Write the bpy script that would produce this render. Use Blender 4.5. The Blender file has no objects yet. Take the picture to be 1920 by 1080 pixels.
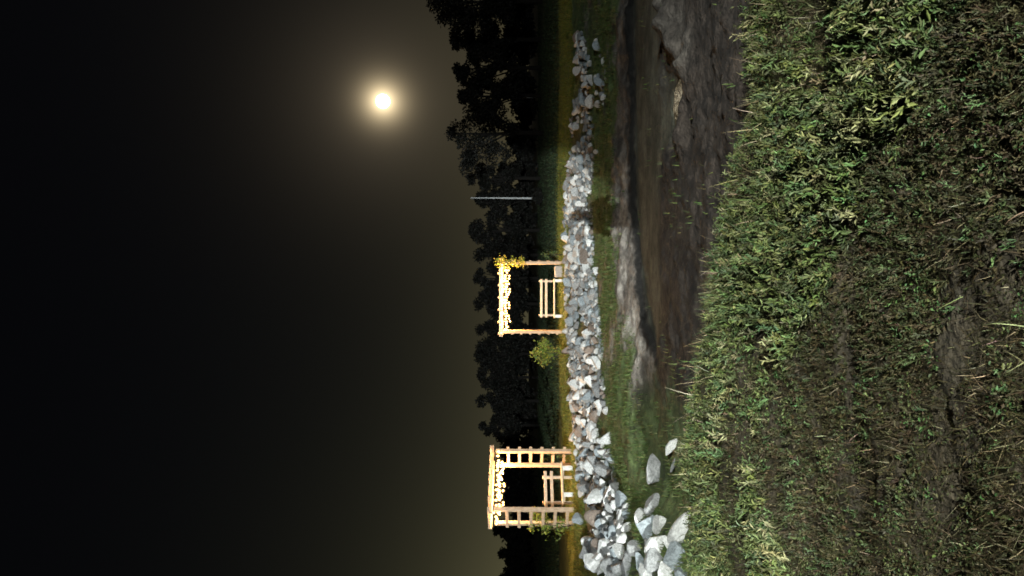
import bpy, bmesh, math, random
import numpy as np
from mathutils import Vector, Matrix
R = math.radians
C = bpy.context.scene.collection
SC = bpy.context.scene
random.seed(7); rng = np.random.default_rng(11)

# ------------------------------------------------------------------ camera (phone held upright: the picture is a quarter turn over)
F = 1423.0; HZ = 986.0
A = math.atan((HZ-960)/F)
cam = bpy.data.objects.new('camera', bpy.data.cameras.new('camera')); C.objects.link(cam)
cam.data.sensor_width = 36; cam.data.lens = 36*F/1920
cam.data.clip_start = 0.05; cam.data.clip_end = 6000
fw = Vector((0, math.cos(A), math.sin(A))); up = Vector((0, -math.sin(A), math.cos(A))); rt = Vector((1, 0, 0))
cam.matrix_world = Matrix(((-up.x, rt.x, -fw.x, 0), (-up.y, rt.y, -fw.y, 0), (-up.z, rt.z, -fw.z, 0), (0, 0, 0, 1)))
SC.camera = cam
SC.view_settings.view_transform = 'Standard'; SC.view_settings.look = 'None'
SC.view_settings.exposure = 0; SC.view_settings.gamma = 1
SC.render.engine = 'CYCLES'
SC.cycles.max_bounces = 5; SC.cycles.filter_width = 1.7
SC.cycles.sample_clamp_indirect = 3.0; SC.cycles.use_denoising = True

def ray(px, py):
    v = (960-px)/F; u = (540-py)/F
    return Vector((u, math.cos(A)-v*math.sin(A), math.sin(A)+v*math.cos(A)))
MOON = ray(718, 190).normalized()

# ------------------------------------------------------------------ world: night sky, glow round the moon, brown town glow low down
W = bpy.data.worlds.new('World'); SC.world = W; W.use_nodes = True
nt = W.node_tree; N = nt.nodes; L = nt.links; N.clear()
def nd(t, **k):
    n = N.new(t)
    for a, b in k.items(): setattr(n, a, b)
    return n
def mth(op, a, b=None, c=None):
    n = nd('ShaderNodeMath', operation=op)
    for i, v in enumerate((a, b, c)):
        if v is None: continue
        if isinstance(v, (int, float)): n.inputs[i].default_value = v
        else: L.new(v, n.inputs[i])
    return n.outputs[0]
def colscale(col, fac):
    n = nd('ShaderNodeVectorMath', operation='SCALE'); n.inputs[0].default_value = col
    L.new(fac, n.inputs['Scale']); return n.outputs[0]
def vadd(a, b):
    n = nd('ShaderNodeVectorMath', operation='ADD'); L.new(a, n.inputs[0])
    if isinstance(b, tuple): n.inputs[1].default_value = b
    else: L.new(b, n.inputs[1])
    return n.outputs[0]
tc = nd('ShaderNodeTexCoord')
nrm = nd('ShaderNodeVectorMath', operation='NORMALIZE'); L.new(tc.outputs['Generated'], nrm.inputs[0])
sep = nd('ShaderNodeSeparateXYZ'); L.new(nrm.outputs[0], sep.inputs[0])
dot = nd('ShaderNodeVectorMath', operation='DOT_PRODUCT'); L.new(nrm.outputs[0], dot.inputs[0]); dot.inputs[1].default_value = MOON
el = mth('MULTIPLY', mth('ARCSINE', mth('MAXIMUM', sep.outputs[2], 0.0)), 180/math.pi)
th = mth('MULTIPLY', mth('ARCCOSINE', mth('MINIMUM', dot.outputs['Value'], 0.9999999)), 180/math.pi)
def ex(x, s): return mth('EXPONENT', mth('MULTIPLY', x, -1.0/s))
sky = vadd(colscale((.050, .044, .0215), ex(el, 4.2)), colscale((.0046, .0054, .0046), ex(el, 15.0)))
sky = vadd(sky, colscale((.105, .083, .055), ex(th, 3.2)))
sky = vadd(sky, colscale((3.2, 2.5, 1.45), ex(th, 0.60)))
dl = nd('ShaderNodeVectorMath', operation='DOT_PRODUCT'); L.new(nrm.outputs[0], dl.inputs[0]); dl.inputs[1].default_value = ray(985, 1180).normalized()
tl = mth('MULTIPLY', mth('ARCCOSINE', mth('MINIMUM', dl.outputs['Value'], 0.9999999)), 180/math.pi)
sky = vadd(sky, colscale((.050, .046, .020), ex(tl, 6.0)))
sky = vadd(sky, (.0009, .0009, .0015))
st = nd('ShaderNodeTexSky'); st.sky_type = 'NISHITA'; st.sun_disc = False
st.sun_elevation = math.asin(MOON.z); st.sun_rotation = math.atan2(MOON.x, MOON.y)
sk2 = nd('ShaderNodeVectorMath', operation='SCALE'); L.new(st.outputs[0], sk2.inputs[0]); sk2.inputs['Scale'].default_value = 0.00012
sky = vadd(sky, sk2.outputs[0])
bg = nd('ShaderNodeBackground'); L.new(sky, bg.inputs[0]); bg.inputs[1].default_value = 1.0
wo = nd('ShaderNodeOutputWorld'); L.new(bg.outputs[0], wo.inputs[0])

# moonlight (one weak sun lamp from the moon) and the yard floodlight behind the photographer
sl = bpy.data.objects.new('moonlight', bpy.data.lights.new('moonlight', 'SUN')); C.objects.link(sl)
sl.data.energy = 0.02; sl.data.angle = R(0.6); sl.data.color = (1, .85, .65)
sl.rotation_euler = (-MOON).to_track_quat('-Z', 'Y').to_euler()
LAMP = Vector((-2.74, -30.0, 2.3))
fl = bpy.data.objects.new('floodlight', bpy.data.lights.new('floodlight', 'SPOT')); C.objects.link(fl)
fl.location = LAMP; fl.data.energy = 168000; fl.data.color = (.93, 1.0, .98); fl.data.shadow_soft_size = 0.07
def aim(o, az, el):
    az, el = R(az), R(el)
    o.rotation_euler = Vector((math.sin(az)*math.cos(el), math.cos(az)*math.cos(el), math.sin(el))).to_track_quat('-Z', 'Y').to_euler()
fl.data.spot_size = R(16.6); fl.data.spot_blend = 0.16      # its beam clears the near ground and lands on the ditch and the rock bank
aim(fl, 1.4, 1.4)
f2 = bpy.data.objects.new('yard_lamp', bpy.data.lights.new('yard_lamp', 'SPOT')); C.objects.link(f2)
f2.location = (6.0, -14.0, 4.2); f2.data.energy = 60000; f2.data.color = (.95, 1.0, .93); f2.data.shadow_soft_size = 0.12
f2.data.spot_size = R(15.0); f2.data.spot_blend = 1.0; f2.scale = (3.0, 1, 1)
aim(f2, -15.0, -17.6)
f3 = bpy.data.objects.new('porch_lamp', bpy.data.lights.new('porch_lamp', 'POINT')); C.objects.link(f3)  # added unseen fill: dim soft light over the far bank, weakens the shadows
f3.location = (9.0, -24.0, 5.0); f3.data.energy = 24000; f3.data.color = (.9, 1.0, 1.0); f3.data.shadow_soft_size = 0.3

# ------------------------------------------------------------------ helpers
def h2(ix, iy, s):
    n = (ix.astype(np.int64)*374761393 + iy.astype(np.int64)*668265263 + s*2147483647) & 0xffffffff
    n = ((n ^ (n >> 13))*1274126177) & 0xffffffff
    return ((n ^ (n >> 16)) & 0xffffff)/float(0xffffff)
def vn(x, y, s=0):
    x = np.asarray(x, float); y = np.asarray(y, float)
    x0 = np.floor(x); y0 = np.floor(y); fx = x-x0; fy = y-y0
    fx = fx*fx*(3-2*fx); fy = fy*fy*(3-2*fy)
    a = h2(x0, y0, s); b = h2(x0+1, y0, s); c = h2(x0, y0+1, s); d = h2(x0+1, y0+1, s)
    return (a*(1-fx)+b*fx)*(1-fy)+(c*(1-fx)+d*fx)*fy
def fbm(x, y, s=0, o=4):
    t = 0; a = .5; n = 0
    for i in range(o):
        t = t+a*vn(x*2**i+17.3*i, y*2**i-9.1*i, s+i); n += a; a *= .5
    return t/n
def sstep(a, b, x):
    t = np.clip((x-a)/(b-a), 0, 1); return t*t*(3-2*t)
def pv(table):
    t = sorted(((540-p)/F, v) for p, v in table)
    xs = [a for a, _ in t]; ys = [b for _, b in t]
    return lambda u: np.interp(u, xs, ys)

# land: along each bearing u = x/y the distance of lip, water edges, bank foot and bank top
LIP = pv([(-300, 4.9), (0, 4.95), (200, 5.1), (290, 5.6), (400, 5.7), (520, 6.0), (620, 6.3), (700, 6.7), (780, 7.1), (850, 7.2), (1000, 6.7), (1080, 6.5), (1400, 6.2)])
YW1 = pv([(-300, 12.6), (0, 13.2), (70, 13.2), (125, 12.6), (150, 11.1), (200, 10.9), (235, 11.1), (265, 12), (300, 12.7), (400, 12.9), (500, 13.0), (600, 12.9), (690, 13.0), (730, 13.1), (900, 12.6), (1000, 9.7), (1080, 9.2), (1400, 9.0)])
YW2 = pv([(-300, 17), (0, 16.6), (200, 16.3), (300, 16.2), (400, 16.1), (500, 15.5), (600, 14.5), (690, 13.2), (730, 13.2), (900, 12.8), (1000, 10), (1080, 9.4), (1400, 9.2)])
TOE = pv([(-300, 19), (0, 19.3), (150, 19.5), (250, 21.6), (350, 22.4), (400, 23.0), (500, 21.2), (600, 20.4), (650, 19.8), (750, 18.7), (830, 18.2), (900, 17.0), (960, 14), (1000, 12), (1080, 10.4), (1400, 10)])
TOP = pv([(-300, 25), (0, 24.3), (130, 23.4), (270, 25.2), (400, 26.7), (550, 25.9), (650, 24.3), (750, 23.0), (850, 20.9), (950, 19.3), (1080, 16.2), (1400, 14.5)])
WET = pv([(-300, 1), (640, 1), (710, 0), (1400, 0)])
def knots(x, y):
    u = x/np.maximum(y, 1.5)
    lip = LIP(u); ed = .5*(fbm(x*1.3, y*.4, 40, 3)-.5)
    w = WET(u); yw1 = YW1(u)+ed*1.2; yw2 = YW2(u)+ed*.5; yw2 = np.maximum(yw2, yw1+.1)
    toe = TOE(u); top = TOP(u)+.5*(fbm(x*.8, y*.2, 43, 3)-.5)
    return u, lip, w, yw1, yw2, toe, top
PUD = ((2.9, 11.45, .26, .62, .12), (2.62, 11.7, .16, .40, .09), (2.35, 12.0, .2, .22, .08))
def ground(x, y, detail=True):
    x = np.asarray(x, float); y = np.asarray(y, float)
    u, lip, w, yw1, yw2, toe, top = knots(x, y)
    ks = [(lip-40, -1.5+0*lip), (lip-.25, -1.5+0*lip), (lip+2.0, -2.24+0*lip), (yw1, -2.30+0*w), (yw1+.35, -2.29-.03*w), (yw2-.05, -2.29-.05*w),
          (yw2+.08, -2.28+.04*w), (yw2+1.6, -2.05+0*w), (toe, -1.98+0*w), (top-.3, -1.43+0*w), (top+.9, -1.36+0*w), (top+2000, -1.36+0*w)]
    z = np.full(x.shape, -1.5); py_, pz = ks[0]
    for ky, kz in ks[1:]:
        ky = np.maximum(ky, py_+.05)
        t = np.clip((y-py_)/(ky-py_), 0, 1); z = np.where(y > py_, pz+(kz-pz)*t, z)
        py_, pz = ky, kz
    if detail:
        near = 1-sstep(lip-.2, lip+1.0, y)
        z = z+near*(.13*(fbm(x*.75+3, y*2.6, 5, 3)-.5)+.07*(fbm(x*5, y*6, 6, 3)-.5))*sstep(.8, 2, y)
        ch = sstep(lip+.3, lip+1.6, y)*(1-sstep(toe, toe+.5, y))
        lump = fbm(x*.9, y*1.8, 8, 4)-.5
        wat = sstep(yw1-.1, yw1+.3, y)*(1-sstep(yw2-.2, yw2, y))*w
        z = z+ch*(1-.85*wat)*(.15*lump+.10*(fbm(x*3, y*3, 9, 3)-.5)+.11*np.maximum(fbm(x*6.5, y*6.5, 14, 3)-.5, 0))
        sl_ = sstep(toe-.3, toe+.4, y)*(1-sstep(top-.4, top+.3, y))
        z = z+sl_*(.16*(fbm(x*1.7, y*1.7, 10, 3)-.5))
        z = z+sstep(top, top+2, y)*.04*(fbm(x*.4, y*.4, 12, 3)-.5)
        for (bx, by, rx, ry, dp) in PUD:
            q = ((x-bx)/rx)**2+((y-by)/ry)**2+1.5*(fbm(x*5, y*3, 77, 3)-.5)
            z = z-dp*(1-sstep(.5, 1.3, q))
        for (bx, by, bh, br) in ((4.15, 11.9, .22, .36), (3.75, 11.5, .15, .24), (4.6, 12.4, .18, .32), (3.5, 12.9, .10, .35), (2.9, 10.6, .10, .5), (2.2, 11.0, .12, .35), (3.3, 10.6, .14, .3)):
            z = z+bh*np.exp(-(((x-bx)/br)**2+((y-by)/(br*.8))**2))*(.25+1.5*fbm(x*3.6, y*3.6, 21, 4)**1.3)
    return z
def gz(x, y): return float(ground(np.array([x]), np.array([y]))[0])
_ys = np.concatenate([np.arange(1.5, 12, .01), np.arange(12, 90, .02)])
def hit(px, py):
    d = ray(px, py); t = _ys/d.y
    g = ground(d.x*t, _ys); zz = d.z*t
    i = int(np.argmax(zz <= g)) if (zz <= g).any() else len(_ys)-1
    return Vector((d.x*t[i], _ys[i], g[i]))

def newmesh(name, verts, quads=None, tris=None, col=None, mat=None, smooth=False, parent=None):
    me = bpy.data.meshes.new(name)
    verts = np.asarray(verts, np.float32)
    q = np.zeros((0, 4), np.int32) if quads is None else np.asarray(quads, np.int32)
    t = np.zeros((0, 3), np.int32) if tris is None else np.asarray(tris, np.int32)
    me.vertices.add(len(verts)); me.vertices.foreach_set('co', verts.ravel())
    li = np.concatenate([q.ravel(), t.ravel()]).astype(np.int32)
    me.loops.add(len(li)); me.loops.foreach_set('vertex_index', li)
    st_ = np.concatenate([np.arange(len(q))*4, len(q)*4+np.arange(len(t))*3]).astype(np.int32)
    me.polygons.add(len(st_)); me.polygons.foreach_set('loop_start', st_)
    if smooth: me.polygons.foreach_set('use_smooth', np.ones(len(st_), bool))
    me.update(calc_edges=True); me.validate()
    if col is not None:
        a = me.color_attributes.new('Col', 'FLOAT_COLOR', 'POINT')
        c4 = np.ones((len(verts), 4), np.float32); c4[:, :3] = col; a.data.foreach_set('color', c4.ravel())
    if mat: me.materials.append(mat)
    o = bpy.data.objects.new(name, me); C.objects.link(o)
    if parent: o.parent = parent
    return o
def tag(o, label=None, cat=None, group=None, kind=None):
    for k, v in (('label', label), ('category', cat), ('group', group), ('kind', kind)):
        if v: o[k] = v
    return o
def empty(name, loc, rz=0, label=None, cat=None, group=None):
    o = bpy.data.objects.new(name, None); C.objects.link(o); o.empty_display_size = .2
    o.location = loc; o.rotation_euler = (0, 0, rz); return tag(o, label, cat, group)

def mat(name, base=(.5, .5, .5), rough=.8, attr=False, noise=None, bump=0, bscale=30, transl=0, emit=None, estr=0, rnd=0, spec=.4):
    m = bpy.data.materials.new(name); m.use_nodes = True
    n = m.node_tree.nodes; l = m.node_tree.links; p = n['Principled BSDF']
    p.inputs['Roughness'].default_value = rough; p.inputs['Base Color'].default_value = (*base, 1)
    p.inputs['Specular IOR Level'].default_value = spec
    col = None
    if attr:
        a = n.new('ShaderNodeVertexColor'); a.layer_name = 'Col'; col = a.outputs[0]
    elif noise:
        t = n.new('ShaderNodeTexCoord'); x = n.new('ShaderNodeTexNoise'); x.inputs['Scale'].default_value = noise[0]; x.inputs['Detail'].default_value = 6
        x.inputs['Roughness'].default_value = .65
        l.new(t.outputs['Object'], x.inputs['Vector']); r = n.new('ShaderNodeValToRGB'); l.new(x.outputs[0], r.inputs[0])
        r.color_ramp.elements[0].position = .32; r.color_ramp.elements[1].position = .7
        r.color_ramp.elements[0].color = (*noise[1], 1); r.color_ramp.elements[1].color = (*noise[2], 1); col = r.outputs[0]
    if rnd and col is not None:
        oi = n.new('ShaderNodeObjectInfo'); mr = n.new('ShaderNodeMapRange'); l.new(oi.outputs['Random'], mr.inputs[0])
        mr.inputs[3].default_value = 1-rnd; mr.inputs[4].default_value = 1+rnd
        hs = n.new('ShaderNodeHueSaturation'); l.new(col, hs.inputs['Color']); l.new(mr.outputs[0], hs.inputs['Value']); col = hs.outputs[0]
    if col is not None: l.new(col, p.inputs['Base Color'])
    if bump:
        t = n.new('ShaderNodeTexCoord'); x = n.new('ShaderNodeTexNoise'); x.inputs['Scale'].default_value = bscale; x.inputs['Detail'].default_value = 8
        l.new(t.outputs['Object'], x.inputs['Vector']); b = n.new('ShaderNodeBump'); b.inputs['Strength'].default_value = bump; b.inputs['Distance'].default_value = .03
        l.new(x.outputs[0], b.inputs['Height']); l.new(b.outputs[0], p.inputs['Normal'])
    if transl:
        tb = n.new('ShaderNodeBsdfTranslucent'); mx = n.new('ShaderNodeMixShader'); mx.inputs[0].default_value = transl
        if col is not None: l.new(col, tb.inputs[0])
        else: tb.inputs[0].default_value = (*base, 1)
        l.new(p.outputs[0], mx.inputs[1]); l.new(tb.outputs[0], mx.inputs[2]); l.new(mx.outputs[0], n['Material Output'].inputs[0])
    if emit:
        p.inputs['Emission Color'].default_value = (*emit, 1); p.inputs['Emission Strength'].default_value = estr
    return m

M = dict(
    grass=mat('grass', attr=True, rough=.6, transl=.25, spec=.2), leaf=mat('leaf', attr=True, rough=.6, transl=.2, spec=.2),
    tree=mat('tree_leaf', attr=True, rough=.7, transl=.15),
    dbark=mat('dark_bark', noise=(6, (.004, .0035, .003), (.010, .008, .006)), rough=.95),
    bark=mat('bark', noise=(6, (.02, .016, .012), (.05, .04, .03)), rough=.9),
    wood=mat('cedar_wood', noise=(9, (.32, .22, .14), (.50, .37, .26)), rough=.7, bump=.2, bscale=40),
    bench=mat('pale_bench_wood', noise=(12, (.42, .33, .24), (.6, .5, .38)), rough=.7),
    white=mat('white_paint', noise=(12, (.62, .6, .56), (.8, .8, .78)), rough=.6),
    block=mat('grey_concrete', noise=(14, (.25, .22, .2), (.38, .34, .3)), rough=.9, bump=.3),
    pole=mat('pale_metal', noise=(3, (.34, .36, .37), (.5, .52, .53)), rough=.5),
    bulb=mat('bulb_glow', (1, .7, .35), emit=(1, .58, .20), estr=4.5),
    cable=mat('cable', (.02, .02, .02)),
    rock_w=mat('white_rock', noise=(5, (.34, .335, .32), (.76, .75, .73)), rough=.85, bump=.5, bscale=9, rnd=.22),
    rock_g=mat('grey_rock', noise=(5, (.12, .12, .118), (.34, .34, .335)), rough=.85, bump=.5, bscale=9, rnd=.3),
    rock_b=mat('blue_grey_rock', noise=(5, (.13, .145, .155), (.34, .375, .39)), rough=.8, bump=.5, bscale=9, rnd=.28),
    rock_t=mat('tan_rock', noise=(5, (.12, .09, .07), (.30, .24, .20)), rough=.85, bump=.5, bscale=9, rnd=.25),
)

# ------------------------------------------------------------------ moon
bm = bmesh.new(); bmesh.ops.create_icosphere(bm, subdivisions=4, radius=1)
for v in bm.verts: v.co *= 1+.004*math.sin(v.co.x*9)*math.sin(v.co.z*7)
me = bpy.data.meshes.new('moon'); bm.to_mesh(me); bm.free()
for p in me.polygons: p.use_smooth = True
mm = mat('moon_surface', (.3, .3, .28), emit=(1, .9, .66), estr=6.0); me.materials.append(mm)
mo = bpy.data.objects.new('moon', me); C.objects.link(mo); mo.location = MOON*3000; mo.scale = (27,)*3
tag(mo, 'bright full moon glowing in the night sky above the trees', 'moon')

# ------------------------------------------------------------------ ground sheet
rows = np.concatenate([np.linspace(-60, -4, 20), np.linspace(-3.5, 1.5, 30), 1.5*np.power(30/1.5, np.linspace(.003, 1, 620)), np.geomspace(31, 400, 60)])
cols = np.linspace(-1, 1, 520); cols = np.sign(cols)*(.72*np.abs(cols)+.28*np.abs(cols)**4)
hw = 8+.62*np.maximum(rows, 0)+.002*np.maximum(rows, 0)**1.7+np.where(rows < -3.5, 30, 0)
X = cols[None, :]*hw[:, None]; Y = np.repeat(rows[:, None], len(cols), 1)
Z = ground(X, Y)
u, lip, w, yw1, yw2, toe, top = knots(X, Y)
near = 1-sstep(lip+.2, lip+1.1, Y)
n1 = fbm(X*2.2, Y*2.2, 31, 4); n2 = fbm(X*.7, Y*1.1, 32, 4); n3 = fbm(X*9, Y*9, 33, 3)
def mix(c, d, t): return c*(1-t[..., None])+d*t[..., None]
K = lambda *a: np.array(a)
soil = mix(K(.018, .014, .009)+0*X[..., None], K(.042, .033, .020), n1)
muddark = mix(K(.012, .009, .0075)+0*X[..., None], K(.042, .032, .026), sstep(.3, .7, .5*n1+.5*n3))
mudpale = mix(K(.12, .10, .085)+0*X[..., None], K(.40, .355, .31), sstep(.25, .7, n2*.6+n3*.4))
green = mix(K(.045, .065, .024)+0*X[..., None], K(.115, .15, .055), n1)
lawn = mix(K(.08, .105, .045)+0*X[..., None], K(.15, .17, .07), n1)
col = mix(muddark, soil, near)
pm = sstep(yw2+.05, yw2+.5, Y+.5*(n1-.5)+.3*(n3-.5))*sstep(-.17, -.06, u+.08*(n2-.5))
pm = pm*(1-.55*sstep(.13, .20, u))*(.55+.45*sstep(.35, .6, fbm(X*1.3, Y*2.2, 36, 4)))  # pale mud dimmed beyond the beam's edge: light cut-off put into the colour
col = mix(col, mudpale, pm)
gm = sstep(yw2+1.35, yw2+1.9, Y+2.6*(n1-.5)+1.6*(n2-.5)+.5*(n3-.5))
gm = gm*(1-.75*sstep(.52, .66, fbm(X*1.1, Y*1.3, 37, 4)))
gm = np.maximum(gm, sstep(lip+1.8, lip+3.0, Y)*(1-sstep(-.20, -.10, u+.1*(n2-.5)))*.8)
col = mix(col, green, gm)
wetm = sstep(yw1-.1, yw1+.6, Y+.5*(n1-.5))*(1-sstep(yw2-.2, yw2-.05, Y))*w
col = mix(col, mix(K(.032, .032, .022)+0*col, K(.095, .093, .07), sstep(.3, .7, .5*n1+.5*n2)), wetm*.9)
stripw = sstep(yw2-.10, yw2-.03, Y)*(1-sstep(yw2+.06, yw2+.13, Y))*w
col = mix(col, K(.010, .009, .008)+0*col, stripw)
rockfill = sstep(toe, toe+.6, Y)*(1-sstep(top-.5, top, Y))*(1-sstep(.17, .24, u))
col = mix(col, mix(K(.03, .03, .025)+0*col, K(.07, .075, .04), n1), rockfill*.85)
lm = sstep(top-.5, top+.1, Y+.6*(n1-.5))
tanp = sstep(.55, .7, n2)*(1-sstep(top+.4, top+1.4, Y))
col = mix(col, mix(lawn, K(.17, .13, .08)+0*col, tanp*.7), lm)
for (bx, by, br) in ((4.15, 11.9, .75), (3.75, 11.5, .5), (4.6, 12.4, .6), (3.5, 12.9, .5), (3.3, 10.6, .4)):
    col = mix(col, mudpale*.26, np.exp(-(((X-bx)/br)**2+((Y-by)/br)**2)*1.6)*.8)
nr, nc = X.shape
V = np.stack([X, Y, Z], -1).reshape(-1, 3)
idx = np.arange(nr*nc).reshape(nr, nc)
Q = np.stack([idx[:-1, :-1], idx[:-1, 1:], idx[1:, 1:], idx[1:, :-1]], -1).reshape(-1, 4)
gmx = mat('earth', attr=True, rough=.82, bump=1.0, bscale=22, spec=.3)
_n = gmx.node_tree.nodes; _l = gmx.node_tree.links                     # gritty soil: clods and grit a few centimetres across
_t = _n.new('ShaderNodeTexCoord'); _x = _n.new('ShaderNodeTexNoise'); _x.inputs['Scale'].default_value = 4.5; _x.inputs['Detail'].default_value = 12; _x.inputs['Roughness'].default_value = .78
_l.new(_t.outputs['Object'], _x.inputs['Vector'])
_m = _n.new('ShaderNodeMapRange'); _m.inputs[1].default_value = .34; _m.inputs[2].default_value = .66; _m.inputs[3].default_value = .35; _m.inputs[4].default_value = 1.75; _l.new(_x.outputs[0], _m.inputs[0])
_v = _n.new('ShaderNodeVectorMath'); _v.operation = 'SCALE'; _b = _n['Principled BSDF'].inputs['Base Color']; _l.new(_b.links[0].from_socket, _v.inputs[0]); _l.new(_m.outputs[0], _v.inputs['Scale']); _l.new(_v.outputs[0], _b)

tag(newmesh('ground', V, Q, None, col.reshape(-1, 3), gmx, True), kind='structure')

# rain puddles standing in the mud of the ditch
mw = mat('muddy_water', (.035, .027, .014), rough=.03, bump=.22, bscale=9, spec=.5)
mw.node_tree.nodes['Principled BSDF'].inputs['IOR'].default_value = 1.33
for (x0, x1, y0, y1) in ((1.7, 3.7, 10.3, 12.7),):
    WX, WY = np.meshgrid(np.linspace(x0, x1, 20), np.linspace(y0, y1, 20)); WZ = np.full(WX.shape, -2.345)
    idx = np.arange(WX.size).reshape(WX.shape)
    Q = np.stack([idx[:-1, :-1], idx[:-1, 1:], idx[1:, 1:], idx[1:, :-1]], -1).reshape(-1, 4)
    tag(newmesh('water', np.stack([WX, WY, WZ], -1).reshape(-1, 3), Q, None, None, mw, True), kind='structure')

# ------------------------------------------------------------------ vegetation builders
def blades(P, Ln, Wd, phi, lean, curl, col):
    """curved tapering blades, 7 vertices each"""
    n = len(P); d = np.stack([np.cos(phi), np.sin(phi), 0*phi], -1); s = np.stack([-np.sin(phi), np.cos(phi), 0*phi], -1)
    pts = [P]; a = lean.copy(); p = P
    for k in range(3):
        st_ = Ln/3
        p = p+d*(np.sin(a)*st_)[:, None]+np.array([0, 0, 1])*(np.cos(a)*st_)[:, None]
        pts.append(p); a = a+curl
    wv = [1.0, .85, .55]; v = np.zeros((n, 7, 3))
    for k in range(3):
        v[:, 2*k] = pts[k]-s*(Wd*wv[k]/2)[:, None]; v[:, 2*k+1] = pts[k]+s*(Wd*wv[k]/2)[:, None]
    v[:, 6] = pts[3]
    b = (np.arange(n)*7)[:, None]
    q = np.concatenate([b+np.array([[0, 1, 3, 2]]), b+np.array([[2, 3, 5, 4]])]); t = b+np.array([[4, 5, 6]])
    return v.reshape(-1, 3), q, t, np.repeat(col, 7, 0)
def leaves(P, size, col, rg, asp=.55, upb=.4, fold=.25, D=None):
    """pointed folded leaves, 4 corners + midrib ends"""
    n = len(P); ax = rg.normal(size=(n, 3)) if D is None else D+.35*rg.normal(size=(n, 3))
    ax /= np.linalg.norm(ax, axis=1)[:, None]
    nn = rg.normal(size=(n, 3)); nn[:, 2] += upb
    sd = np.cross(ax, nn); sd /= np.linalg.norm(sd, axis=1)[:, None]+1e-9
    nn = np.cross(sd, ax); size = np.asarray(size)[:, None]
    v = np.zeros((n, 6, 3)); m = P+ax*size*.45
    v[:, 0] = P; v[:, 1] = m-sd*size*asp*.5+nn*size*fold*.5; v[:, 2] = m+ax*size*.3-sd*size*asp*.28+nn*size*fold*.3
    v[:, 3] = P+ax*size-nn*size*.1; v[:, 4] = m+ax*size*.3+sd*size*asp*.28+nn*size*fold*.3; v[:, 5] = m+sd*size*asp*.5+nn*size*fold*.5
    b = (np.arange(n)*6)[:, None]
    q = np.concatenate([b+np.array([[0, 1, 2, 3]]), b+np.array([[0, 3, 4, 5]])])
    return v.reshape(-1, 3), q, np.repeat(col, 6, 0)
def pal(n, rg, cs, var=.3):
    cs = np.array(cs); a = cs[rg.integers(0, len(cs), n)]
    return np.clip(a*(1+var*(rg.random((n, 1))*2-1))*(1+.08*rg.normal(size=(n, 3))), .002, .9)

GREEN = [(.050, .066, .020), (.066, .084, .026), (.085, .098, .036), (.046, .066, .028), (.10, .105, .045)]
STRAW = [(.20, .165, .09), (.26, .21, .13), (.15, .12, .065)]
BROWN = [tuple(.85*a for a in c_) for c_ in [(.038, .029, .015), (.060, .045, .023), (.032, .031, .014), (.050, .044, .02)]]  # tones scaled darker, standing in for lamp falloff over the near ground
OLIVE = [tuple(.82*a for a in c_) for c_ in [(.034, .037, .014), (.050, .050, .019), (.055, .048, .02), (.032, .042, .015)]]  # darkened likewise: light falloff put into the leaf colour
def pts_near(n, y0, y1off, umax=.62):
    u_ = rng.uniform(-umax, umax, n); t = rng.random(n)
    y1 = LIP(u_)+y1off; y = y0+(y1-y0)*t
    return u_*y, y, u_
def choose(m, a, b): return np.where(m[:, None], a, b)

# tall green grass along the lip of the near bank
n = 150000
x, y, u_ = pts_near(n, 2.0, .75)
lipd = LIP(u_)-y
tall = 1-sstep(.6, 2.0, lipd+1.2*(fbm(x*1.1, y*1.1, 50, 3)-.5))
cl = fbm(x*2.6, y*3.4, 51, 3); tuft = fbm(x*1.9, y*1.9, 55, 2); rowb = fbm(x*.75+3, y*2.6, 5, 3)
keep = rng.random(n) < np.clip((cl-.34)*3.2, .02, 1)*(.22+.78*tall)*np.clip((rowb-.3)*4, .10, 1)
x, y, u_, tall, cl, tuft, lipd = [a[keep] for a in (x, y, u_, tall, cl, tuft, lipd)]; n = len(x)
Ln = (.035+.11*tall*sstep(.36, .64, tuft)+.045*tall)*rng.uniform(.5, 1.35, n)
Wd = rng.uniform(.0028, .0065, n)*(.7+.5*tall)
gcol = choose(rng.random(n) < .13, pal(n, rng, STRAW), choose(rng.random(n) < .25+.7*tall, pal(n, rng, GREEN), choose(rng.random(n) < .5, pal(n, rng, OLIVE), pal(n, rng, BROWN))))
P = np.stack([x, y, ground(x, y)-.01], -1)
phi = rng.uniform(0, 2*math.pi, n); tg = vn(x*3.1, y*3.1, 58)*12.6; phi = np.where(rng.random(n) < .6, tg+rng.normal(0, .7, n), phi)
lean = np.abs(rng.normal(.75, .48, n)); curl = rng.uniform(-.1, .6, n)
v, q, t, c = blades(P, Ln, Wd, phi, lean, curl, gcol)
tag(newmesh('grass', v, q, t, c, M['grass'], True), 'rough green grass in tufts along the lip of the near bank', 'grass', kind='stuff')

# dead thatch lying on the near ground
n = 150000
x, y, u_ = pts_near(n, 1.7, .6)
keep = rng.random(n) < np.clip((fbm(x*2.2, y*3, 57, 3)-.25)*3.5, .15, 1); x, y, u_ = x[keep], y[keep], u_[keep]; n = len(x)
P = np.stack([x, y, ground(x, y)+rng.uniform(-.004, .02, n)], -1)
v, q, t, c = blades(P, rng.uniform(.03, .11, n), rng.uniform(.0015, .004, n), rng.uniform(0, 6.28, n), rng.normal(1.25, .25, n), rng.normal(.1, .3, n),
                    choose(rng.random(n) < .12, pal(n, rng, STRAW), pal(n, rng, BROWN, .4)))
tag(newmesh('dead_grass', v, q, t, c, M['grass'], True), 'brown dead grass lying flat over the foreground ground', 'dead grass', kind='stuff')

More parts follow.
